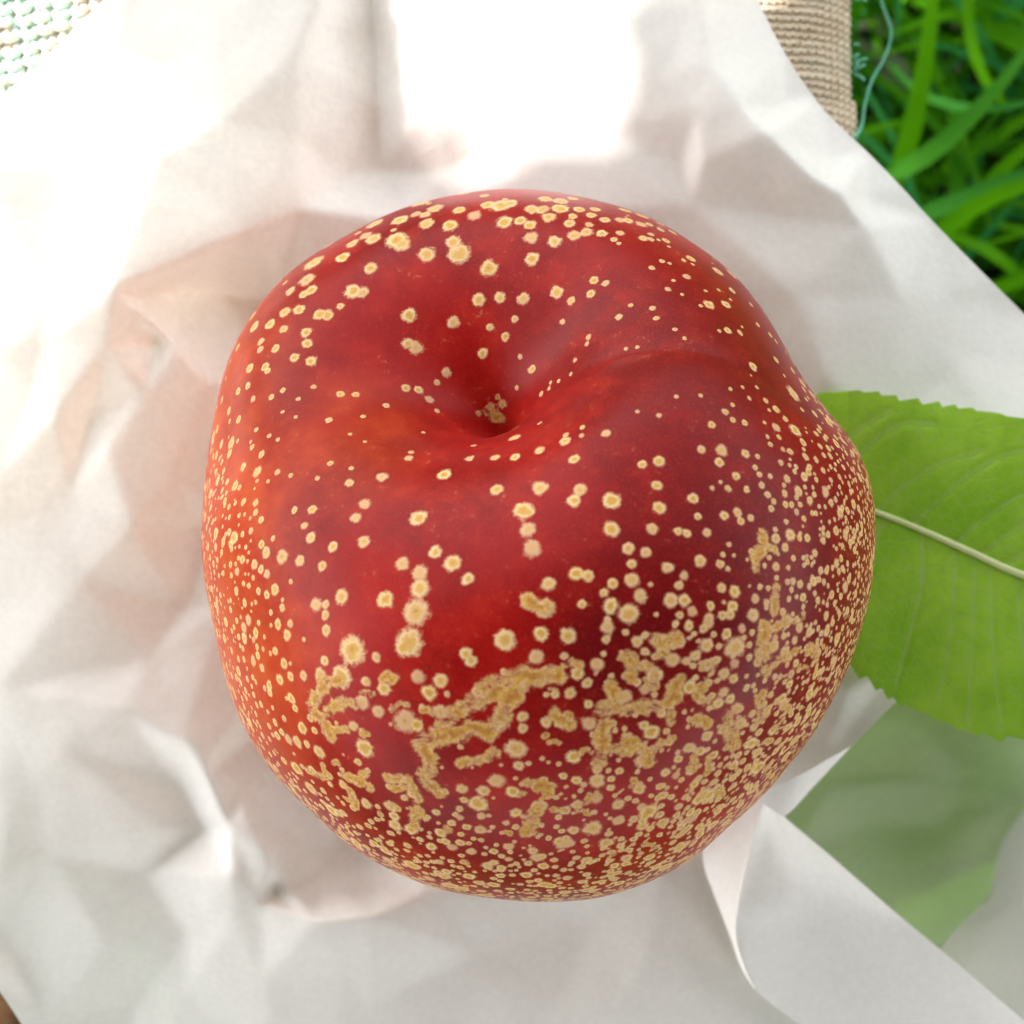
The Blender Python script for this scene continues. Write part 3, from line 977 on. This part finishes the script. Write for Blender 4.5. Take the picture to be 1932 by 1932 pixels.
# marks : lenticels and russet, in four note grids (origin in source pixels, 0.3623 source px per unit)
G1 = [(945,507,36),(1245,432,45),(1400,357,40),(1420,430,60),(1582,510,45),(1820,463,36),(1820,342,38),(1675,257,42),(1510,222,38),(1430,190,32),(1385,270,40),(1655,165,55),(1583,157,35),(1700,155,40),(1830,185,36),(1885,185,30),(1770,248,32),(1820,270,33),(1250,258,40),(1300,178,42),(1220,155,50),(1095,245,45),(1190,210,30),(1240,215,30),(1085,355,55),(1110,375,45),(960,265,50),(910,332,35),(955,347,42),(835,375,36),(790,445,38),(620,480,55),(590,570,45),(840,635,45),(885,640,35),(775,713,22),(655,762,34),(697,768,32),(615,627,34),(570,655,28),(540,737,32),(475,750,32),(380,815,32),(300,830,34),(460,842,25),(593,862,28),(587,922,28),(413,950,25),(328,915,22),(322,960,22),(527,997,27),(620,1025,30),(355,1050,24),(380,1073,18),(267,1060,26),(265,1160,20),(638,1160,16),(450,1180,16),(770,1200,22),(863,1202,20),(1038,1266,19),(720,1352,20),(910,1325,15),(1128,1167,24),(1220,1183,24),(1275,1233,24),(1320,1298,16),(1320,1140,18),(1362,1080,27),(1550,983,27),(1193,945,38),(1157,918,30),(1157,765,38),(1410,805,32),(1537,685,36),(1648,667,30),(1772,683,32),(1732,785,20),(1593,840,20),(1676,890,23),(1762,1000,15),(1825,1067,18),(1735,1175,15),(550,1227,14),(285,1230,18),(385,1220,18),(463,1303,12),(525,1328,10),(308,1400,16),(380,1435,14),(427,1455,14),(283,1495,16),(205,1465,14),(1230,1412,10),(825,1422,12),(910,1462,10),(1157,1556,24),(1160,1520,18),(720,1582,16),(820,1690,26),(998,1660,32),(845,1612,16),(640,1665,16),(500,1650,15),(1343,1645,38),(1490,1556,26),(1503,1490,18),(1628,1553,26),(1735,1550,28),(1867,1517,30),(1730,1448,32),(1735,1390,24),(1880,1362,16),(1635,1732,36),(1875,1715,40),(1780,1845,50),(1205,1885,45),(918,1810,32),(850,1888,30),(608,1838,26),(515,1840,20),(330,1900,20),(580,1925,22)]
G2 = [(25,270,30),(130,228,36),(100,183,36),(45,183,40),(200,180,45),(195,138,42),(115,128,38),(265,222,24),(240,262,32),(365,215,28),(437,237,28),(300,185,30),(385,185,28),(360,270,22),(268,328,34),(338,310,34),(422,315,28),(522,318,24),(490,348,20),(513,372,14),(650,345,26),(697,352,22),(700,325,20),(783,360,24),(523,240,30),(570,248,30),(640,265,30),(163,358,36),(30,463,36),(550,192,36),(750,297,24),(690,270,24),(265,125,30),(378,577,24),(443,592,20),(363,648,24),(173,638,34),(252,690,24),(895,555,22),(788,620,18),(825,578,12),(880,467,16),(757,470,16),(805,485,12),(928,490,10),(995,633,12),(872,655,10),(580,710,15),(508,780,20),(702,727,18),(724,782,15),(202,808,17),(342,893,17),(335,933,15),(267,1017,15),(832,848,10),(876,895,11),(617,943,10),(552,958,9),(1075,855,13),(1073,628,12),(1137,682,11),(30,1065,20),(250,1090,10),(183,1132,10),(140,1135,8),(125,1175,12),(80,1210,16),(833,1216,12),(970,1210,12),(627,1297,13),(740,1317,15),(443,1420,24),(310,1390,16),(312,1428,15),(220,1430,17),(208,1468,30),(72,1517,30),(275,1558,28),(1085,1510,32),(975,1505,24),(1207,1525,24),(1030,1372,22),(1105,1298,20),(1150,1345,17),(1207,1360,18),(1155,1263,14),(1143,1178,12),(1200,1167,12),(1283,1165,14),(1250,1228,14),(1340,1245,18),(1348,1290,14),(1330,1363,12),(1350,1478,16),(1340,1440,10),(640,1588,24),(733,1573,30),(1270,1607,16),(1308,1648,18),(1303,1705,20),(1235,1733,20),(1168,1653,22),(1125,1725,20),(1073,1688,14),(1033,1718,12),(937,1777,28),(720,1710,28),(745,1828,34),(483,1787,46),(315,1728,34),(265,1787,36),(82,1715,42),(15,1845,34),(950,1873,20),(1100,1865,24),(1172,1850,26),(1187,1895,22),(1258,1885,20),(1440,1667,22),(1415,1583,18),(1515,1735,26),(1487,1630,16),(1545,1510,14),(1605,1565,20),(1645,1540,18),(1555,1715,12),(1597,1718,12),(1480,1815,18),(1525,1815,16),(1625,1820,16),(1615,1868,14),(1690,1722,12),(1740,1717,14)]
G3 = [(605,200,30),(735,247,28),(908,215,36),(445,310,38),(540,333,30),(332,240,22),(390,212,16),(665,365,28),(1297,275,34),(1100,352,36),(1210,390,42),(1393,335,45),(1468,427,34),(1800,155,42),(1830,257,48),(405,490,30),(630,580,36),(690,565,24),(785,522,40),(1010,550,45),(1200,490,50),(1185,605,70),(455,583,22),(427,677,28),(490,680,22),(477,740,30),(690,710,30),(825,830,75),(1145,790,70),(1115,800,50),(1910,455,34),(1810,550,40),(1890,590,48),(1670,772,55),(1865,740,36),(1455,855,34),(1490,900,34),(460,900,30),(433,987,30),(558,972,28),(655,965,40),(765,982,60),(915,990,28),(1008,1035,38),(1195,970,38),(1255,1070,42),(975,1168,34),(1130,1225,65),(1180,1250,40),(375,1020,26),(378,1060,24),(500,1090,30),(515,1150,22),(458,1200,20),(560,1262,34),(625,1262,22),(290,880,30),(240,700,30),(240,760,30),(300,740,26),(310,805,18),(345,820,16),(210,940,26),(260,985,20),(287,980,16),(1910,1240,30),(1785,1275,28),(1785,1205,30),(1750,1380,55),(1760,1480,30),(1640,1560,45),(1445,1607,30),(1540,1680,50),(1735,1615,36),(1040,1695,38),(1065,1755,30),(1435,1720,22),(1380,1790,24),(1475,1810,22),(1550,1755,24),(1690,1795,20)]
G4 = [(480,150,42),(717,155,30),(838,158,22),(890,173,22),(1018,172,24),(558,255,32),(658,278,28),(790,357,30),(970,325,32),(1122,230,16),(1092,283,16),(1085,350,24),(1120,365,16),(887,405,24),(853,462,24),(600,435,38),(632,517,36),(808,540,38),(893,553,34),(285,390,36),(335,415,30),(122,457,36),(72,737,38),(230,760,42),(630,770,30),(915,680,28),(390,915,34),(355,1022,28),(253,1075,32),(465,575,40),(495,450,28),(435,500,24),(460,700,36),(450,780,22),(457,650,20),(1160,490,34),(1155,590,30),(1150,640,26),(1105,640,24),(1287,550,26),(1305,470,20),(1425,610,22),(1490,313,18),(1570,210,22),(1573,345,16),(1520,450,22),(1400,365,24),(1403,430,16),(1165,800,58),(1015,810,36),(955,860,30),(1065,870,24),(995,925,32),(1100,965,34),(1165,900,28),(1165,990,28),(1245,875,20),(1085,1070,30),(1070,1130,30),(1210,705,26),(1255,720,18),(1270,640,34),(1320,1008,18),(1280,978,14),(1235,975,14),(1215,1050,22),(1270,1060,16),(1395,1010,12)]
R3 = [([(690,1010),(640,1075),(610,1160),(680,1220),(710,1310)],45),([(700,1170),(780,1110),(850,1120)],40),([(720,1270),(800,1275)],25),([(655,1010),(765,985)],30),
      ([(1215,1360),(1260,1440),(1250,1500)],50),([(1215,1360),(1370,1300),(1460,1300)],50),([(1330,1240),(1470,1130),(1560,1040),(1680,980),(1780,960),(1910,985)],45),
      ([(1480,1250),(1580,1290),(1640,1230),(1700,1120),(1760,1050)],52),([(1540,1130),(1640,1040)],40),([(1220,1540),(1310,1620)],40),([(1440,1470),(1540,1450),(1640,1400)],32),
      ([(800,1530),(870,1560),(940,1600)],32),([(905,1500),(880,1560)],28),([(820,1600),(860,1700)],30),([(1040,1540),(1130,1550)],34),([(1170,1590),(1200,1660)],36),([(1190,1720),(1180,1800)],36),
      ([(590,1500),(660,1530)],30),([(670,1470),(690,1540)],25),([(1860,1590),(1932,1590)],34),([(1870,1720),(1820,1850)],35)]
R4 = [([(1320,190),(1310,260),(1275,350)],36),([(1310,240),(1380,260)],30),([(1390,480),(1380,600)],34),([(1400,700),(1460,660),(1540,640)],30),([(1330,700),(1325,830),(1345,950)],42),([(1360,920),(1440,870),(1500,830)],24),
      ([(715,745),(770,790),(855,750)],34),([(770,800),(760,860)],30),([(570,850),(600,920),(660,920),(720,940)],34),([(600,920),(580,1000)],30),([(470,1040),(480,1090)],36),
      ([(840,1010),(830,1100),(760,1150),(640,1150),(560,1170),(430,1160),(400,1200)],40),([(430,1160),(430,1330),(420,1460)],42),([(480,1390),(590,1350),(690,1400),(680,1460)],36),([(690,1400),(760,1350)],30),
      ([(980,1020),(960,1090),(990,1120)],34),([(810,1170),(820,1230)],28),([(1310,1080),(1300,1230)],34),([(1130,1200),(1120,1270),(1170,1360)],45),([(950,1220),(1010,1240)],35),([(940,1430),(930,1490)],28),
      ([(1020,1430),(1010,1520)],24),([(1420,1220),(1380,1260)],20),([(0,980),(80,1000),(170,980)],48),([(20,540),(120,590)],40),([(160,1200),(240,1240)],38),([(20,1580),(150,1590)],34),([(390,1630),(290,1710)],22),
      ([(170,1710),(230,1720)],25),([(50,1740),(30,1830)],40),([(600,1560),(590,1590)],25)]
US = 0.3623 * 0.9434
ORG = {1: (400, 350), 2: (1050, 350), 3: (400, 1000), 4: (1050, 1000)}


def note(g, x, y): return ORG[g][0] * 0.9434 + x * US, ORG[g][1] * 0.9434 + y * US


vis = np.where((th.ravel() < 1.62))[0][::2]
kd2 = kdtree.KDTree(len(vis))
for k in range(len(vis)):
    kd2.insert((pu[vis[k]], pv[vis[k]], 0), k)
kd2.balance()
kd3 = kdtree.KDTree(len(PW))
SC = 1000.0  # mm
for k, p in enumerate((PW * SC).tolist()): kd3.insert(p, k)
kd3.balance()


def on_skin(u, v):
    best, bz = None, -1e9
    for (_, k, d) in kd2.find_n((u, v, 0), 4):
        if PW[vis[k], 2] > bz: bz, best = PW[vis[k], 2], vis[k]
    return best


MM = FRAME / PXW * SC     # mm per layout pixel at the centre plane
spot = np.full(len(PW), -1.0)
stone = np.zeros(len(PW))


def put_spot(k, r_mm):
    tn = rng.beta(1.2, 2.2)
    for (co_, q, d) in kd3.find_range((PW[k] * SC).tolist(), r_mm * 1.9):
        v = 1 - d / r_mm
        if v > spot[q]: spot[q] = v; stone[q] = tn


taken = []
for gno, lst in ((1, G1), (2, G2), (3, G3), (4, G4)):
    for (x, y, r) in lst:
        u, v = note(gno, x, y)
        k = on_skin(u, v)
        sc = (CAMZ - PW[k, 2]) / DIST
        rm = max(0.26, r * US * MM * sc * 1.02)
        put_spot(k, rm); taken.append((PW[k] * SC, rm))
kt = kdtree.KDTree(len(taken))
for k, (p, r) in enumerate(taken): kt.insert(p.tolist(), k)
kt.balance()
# the rest, denser and finer away from the stem
alpha = np.degrees(np.arccos(np.clip((P / np.linalg.norm(P, axis=1)[:, None]) @ nax, -1, 1)))
uvn = np.column_stack([(pu - CU) / 640, (CV - pv) / 660])
cand = np.where(th.ravel() < 2.1)[0]
cell_area = (np.sin(th) / np.maximum(rho, 1e-3)).ravel()
cand = rng.permutation(cand)
area_w = cell_area / cell_area[cand].max()
placed = 0
dens = sstep(66, 112, alpha) * 0.9 + 0.03 * sstep(40, 70, alpha)
rightside = sstep(0.55, 0.95, uvn[:, 0]) * sstep(0.5, 0.1, uvn[:, 1])
leftside = sstep(-0.72, -0.97, uvn[:, 0]) * sstep(0.6, 0.2, np.abs(uvn[:, 1] + 0.2))
lowright = sstep(-0.05, -0.35, uvn[:, 1]) * sstep(0.0, 0.5, uvn[:, 0])
dens = np.clip(dens + 0.30 * rightside + 0.22 * leftside + 0.30 * lowright, 0, 1)
own = []
grid = {}
for k in cand[:70000]:
    if rng.random() > dens[k] * area_w[k] * 1.25: continue
    p = PW[k] * SC
    rm = float(np.clip(rng.lognormal(math.log(0.43 - 0.14 * sstep(85, 115, alpha[k])), 0.42), 0.19, 1.0)) * (1 - 0.32 * max(rightside[k], leftside[k]))
    co_, q, d = kt.find(p.tolist())
    if d < taken[q][1] + rm * 1.25: continue
    key = tuple((p // 1.5).astype(int))
    bad = False
    for dx in (-1, 0, 1):
        for dy in (-1, 0, 1):
            for dz in (-1, 0, 1):
                for (pp, r2) in grid.get((key[0] + dx, key[1] + dy, key[2] + dz), ()):
                    if np.linalg.norm(pp - p) < (r2 + rm) * 1.12: bad = True
    if bad and rng.random() > 0.08: continue
    grid.setdefault(key, []).append((p, rm))
    put_spot(k, rm); placed += 1
print("random spots", placed)
# russet
rus = np.full(len(PW), -1.0)
for gno, lst in ((3, R3), (4, R4)):
    for pts, r in lst:
        L = [note(gno, x, y) for x, y in pts]
        for (a, b) in zip(L[:-1], L[1:]):
            n = max(2, int(math.dist(a, b) / 5))
            for f in np.linspace(0, 1, n):
                k = on_skin(a[0] + (b[0] - a[0]) * f, a[1] + (b[1] - a[1]) * f)
                rm = r * US * MM * (CAMZ - PW[k, 2]) / DIST * 1.1
                for (co_, q, d) in kd3.find_range((PW[k] * SC).tolist(), rm * 1.9):
                    v = 1 - d / rm
                    if v > rus[q]: rus[q] = v
# many short scattered strokes between the big patches
R5 = []
for _ in range(70):
    u, v = rng.uniform(560, 1560), rng.uniform(1180, 1640)
    if ((u - CU) / 600) ** 2 + ((v - CV) / 630) ** 2 > 1 or v < 1240 - 0.12 * (u - 900): continue
    a, L = rng.uniform(-1.2, 0.9), rng.uniform(6, 34)
    R5.append(([(u, v), (u + L * math.cos(a) * 0.6, v + L * math.sin(a) * 0.4), (u + L * math.cos(a + 0.6), v + L * math.sin(a + 0.6) * 0.6)], rng.uniform(5, 9)))
for L, r in R5:
    for (a, b) in zip(L[:-1], L[1:]):
        for f in np.linspace(0, 1, 4):
            k = on_skin(a[0] + (b[0] - a[0]) * f, a[1] + (b[1] - a[1]) * f)
            rm = r * MM * (CAMZ - PW[k, 2]) / DIST
            for (co_, q, d) in kd3.find_range((PW[k] * SC).tolist(), rm * 1.9):
                rus[q] = max(rus[q], 1 - d / rm)
# small russet star in the stem cavity
for (u, v, r) in ((925, 775, 14), (935, 790, 12), (905, 778, 8), (935, 750, 6), (945, 765, 9)):
    k = on_skin(u, v); rm = r * MM
    for (co_, q, d) in kd3.find_range((PW[k] * SC).tolist(), rm * 1.9):
        rus[q] = max(rus[q], 1 - d / rm)

orange = np.clip(sstep(-0.30, -1.05, uvn[:, 0]) * 0.85 + 0.5 * sstep(0.35, 0.0, np.hypot(uvn[:, 0] + 0.45, uvn[:, 1] - 0.28)) , 0, 1)
dark = np.clip(0.85 * sstep(1.0, 0.0, np.hypot((uvn[:, 0] - 0.62) * 1.0, (uvn[:, 1] + 0.12) * 1.1))  # right side maroon: partly skin colour, partly painted shade
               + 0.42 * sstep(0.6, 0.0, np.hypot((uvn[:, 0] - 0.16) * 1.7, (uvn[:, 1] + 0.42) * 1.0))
               + 0.5 * sstep(0.75, 0.1, np.hypot((uvn[:, 0] - 0.35) * 0.9, (uvn[:, 1] - 0.60) * 1.7)), 0, 1)  # upper slope: its shade is painted into the skin colour

idx = np.arange(N * N).reshape(N, N)
Q = np.stack([idx[:-1, :-1], idx[:-1, 1:], idx[1:, 1:], idx[1:, :-1]], -1).reshape(-1, 4)
base = np.array(at(CU, CV, 0.0))
fruit = mesh_np("nectarine", PW - base, Q, MAT_FRUIT)
fruit.location = base
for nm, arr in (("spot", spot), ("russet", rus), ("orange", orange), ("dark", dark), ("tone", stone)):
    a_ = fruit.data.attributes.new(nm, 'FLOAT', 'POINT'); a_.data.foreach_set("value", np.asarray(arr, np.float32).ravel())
tag(fruit, "large red nectarine covered in cream freckles and tan russet patches", "nectarine")

# ------------------------------------------------------------------ unseen leafy branch, added and shaped to leave the sun patches
LSUN = 0.78
LIT = [  # sunlit patches on paper, layout coordinates
    [(-400, -300), (185, -60), (150, 110), (300, 190), (350, 290), (320, 370), (235, 450), (140, 520), (40, 590), (-60, 680), (-400, 800)],
    [(745, -300), (735, 100), (745, 220), (790, 300), (860, 335), (910, 315), (985, 262), (1130, 248), (1165, 130), (1185, -300)],
]
br = empty("added_shade_tree", (0.55, -1.60, GZ))
tag(br, "made-up leafy tree outside the picture, added to shade the fruit", "tree")
bo = np.array(br.location)
S = np.array(SUN_DIR)
e1 = np.cross(S, (0, 0, 1)); e1 /= np.linalg.norm(e1); e2 = np.cross(e1, S)
lv = []


def shade_leaf(uu, vv, L, W):
    c = np.array(at(uu, vv, paper_z(min(max(uu, -200), 2090), min(max(vv, -200), 2090))))
    c = c + S * (LSUN - c @ S + random.uniform(-0.02, 0.02))
    a = random.uniform(0, 2 * math.pi)
    ax = math.cos(a) * e1 + math.sin(a) * e2
    ay = np.cross(S, ax)
    t = np.linspace(-1, 1, 7)
    w = W * (1 - t ** 2) ** 0.7 + 1e-5
    ctr = c + ax * (t * L)[:, None] + S * (0.12 * L * t ** 2)[:, None]
    Vv = np.stack([ctr - ay * w[:, None], ctr + ay * w[:, None]], 1).reshape(-1, 3)
    ii = np.arange(6) * 2
    lv.append((Vv - bo, np.stack([ii, ii + 1, ii + 3, ii + 2], -1)))


for (step, dmin, dmax, L, W, jit) in ((26, 30, 190, 0.0024, 0.0018, 8), (78, 120, 1e9, 0.0078, 0.0056, 20)):
    gu, gv = np.meshgrid(np.arange(-1900, 3900, step, dtype=float), np.arange(-2300, 3000, step, dtype=float))
    gu = gu + rng.uniform(-jit, jit, gu.shape); gv = gv + rng.uniform(-jit, jit, gv.shape)
    keep = ~((gu < -420) & ((gv > -150) | (gu < -1880)))
    near = np.full(gu.shape, 1e9)
    for poly in LIT:
        d, _, _, ins = seg_dist(gu, gv, poly)
        near = np.minimum(near, np.where(ins, -1, d))
    keep &= (near > dmin) & (near < dmax)
    for uu, vv in zip(gu[keep], gv[keep]):
        shade_leaf(float(uu), float(vv), L, W)
V, Q = join_arrays(lv)
mesh_np("sun_blocker_leaves", V, Q, MAT_LEAF, br)["kind"] = "stuff"
tw = []
for (u0, v0, u1, v1) in ((480, -800, 620, 700), (620, 700, 900, 2200), (560, 300, 1500, 600), (700, 1200, 2200, 1000), (1400, -700, 1500, 600)):
    a = np.array(at(u0, v0, 0.0)) + S * (LSUN + 0.02); b = np.array(at(u1, v1, 0.0)) + S * (LSUN + 0.02)
    tw.append(tube_arrays(smooth_line([a, (a + b) / 2, b], 12) - bo, np.linspace(0.0016, 0.0005, 12), 6))
V, Q = join_arrays(tw)
mesh_np("added_twig", V, Q, MAT_BARK, br)

# crown and trunk : unseen parts, added to block sky light overhead and towards the bottom
cv_, cq = [], []
cc = np.array([0.25, -0.75, 1.25])
lt = np.linspace(-1, 1, 5)
while len(cv_) < 4200:
    d = rng.normal(size=3); d /= np.linalg.norm(d)
    p = cc + d * np.array([1.5, 1.5, 0.75]) * rng.uniform(0.75, 1.05)
    if p[2] < 0.05 or np.linalg.norm(p) < 0.42: continue
    if p @ S > 0.12 and np.linalg.norm(p - S * (p @ S)) < 0.25: continue
    ax = rng.normal(size=3); ax /= np.linalg.norm(ax)
    ay = np.cross(ax, rng.normal(size=3)); ay /= np.linalg.norm(ay)
    w = 0.065 * (1 - lt ** 2) ** 0.7 + 1e-4
    ctr = p + ax * (lt * 0.11)[:, None]
    Vv = np.stack([ctr - ay * w[:, None], ctr + ay * w[:, None]], 1).reshape(-1, 3)
    ii = np.arange(4) * 2
    cv_.append((Vv - bo, np.stack([ii, ii + 1, ii + 3, ii + 2], -1)))
V, Q = join_arrays(cv_)
MAT_CROWN = simple("added_crown_leaf", (0.05, 0.11, 0.02), (0.08, 0.15, 0.03), 8, 0.6, 0.3, trans=0.25)
mesh_np("added_crown", V, Q, MAT_CROWN, br)["kind"] = "stuff"
V, Q = tube_arrays(np.array([(0, 0, 0), (0.02, 0, 0.4), (-0.05, 0.05, 0.9), (-0.1, 0.1, 1.5)]), np.array([0.12, 0.10, 0.08, 0.04]), 14)
mesh_np("added_trunk", V, Q, MAT_BARK, br)
# the phone that takes the picture, just behind the lens
ph_ = bpy.data.meshes.new("smartphone")
import bmesh
bm = bmesh.new()
bmesh.ops.create_cube(bm, size=1.0)
for v in bm.verts: v.co = Vector((v.co.x * 0.074, v.co.y * 0.150, v.co.z * 0.008))
bmesh.ops.bevel(bm, geom=list(bm.edges), offset=0.003, segments=3, affect='EDGES')
bm.to_mesh(ph_); bm.free()
ph_.materials.append(simple("dark_phone_shell", (0.02, 0.02, 0.022), (0.025, 0.025, 0.03), 40, 0.4, 0.5))
po = link(bpy.data.objects.new("smartphone", ph_))
po.location = (0.018, -0.052, CAMZ + 0.010)
tag(po, "dark smartphone held level above the fruit, taking the picture", "phone")
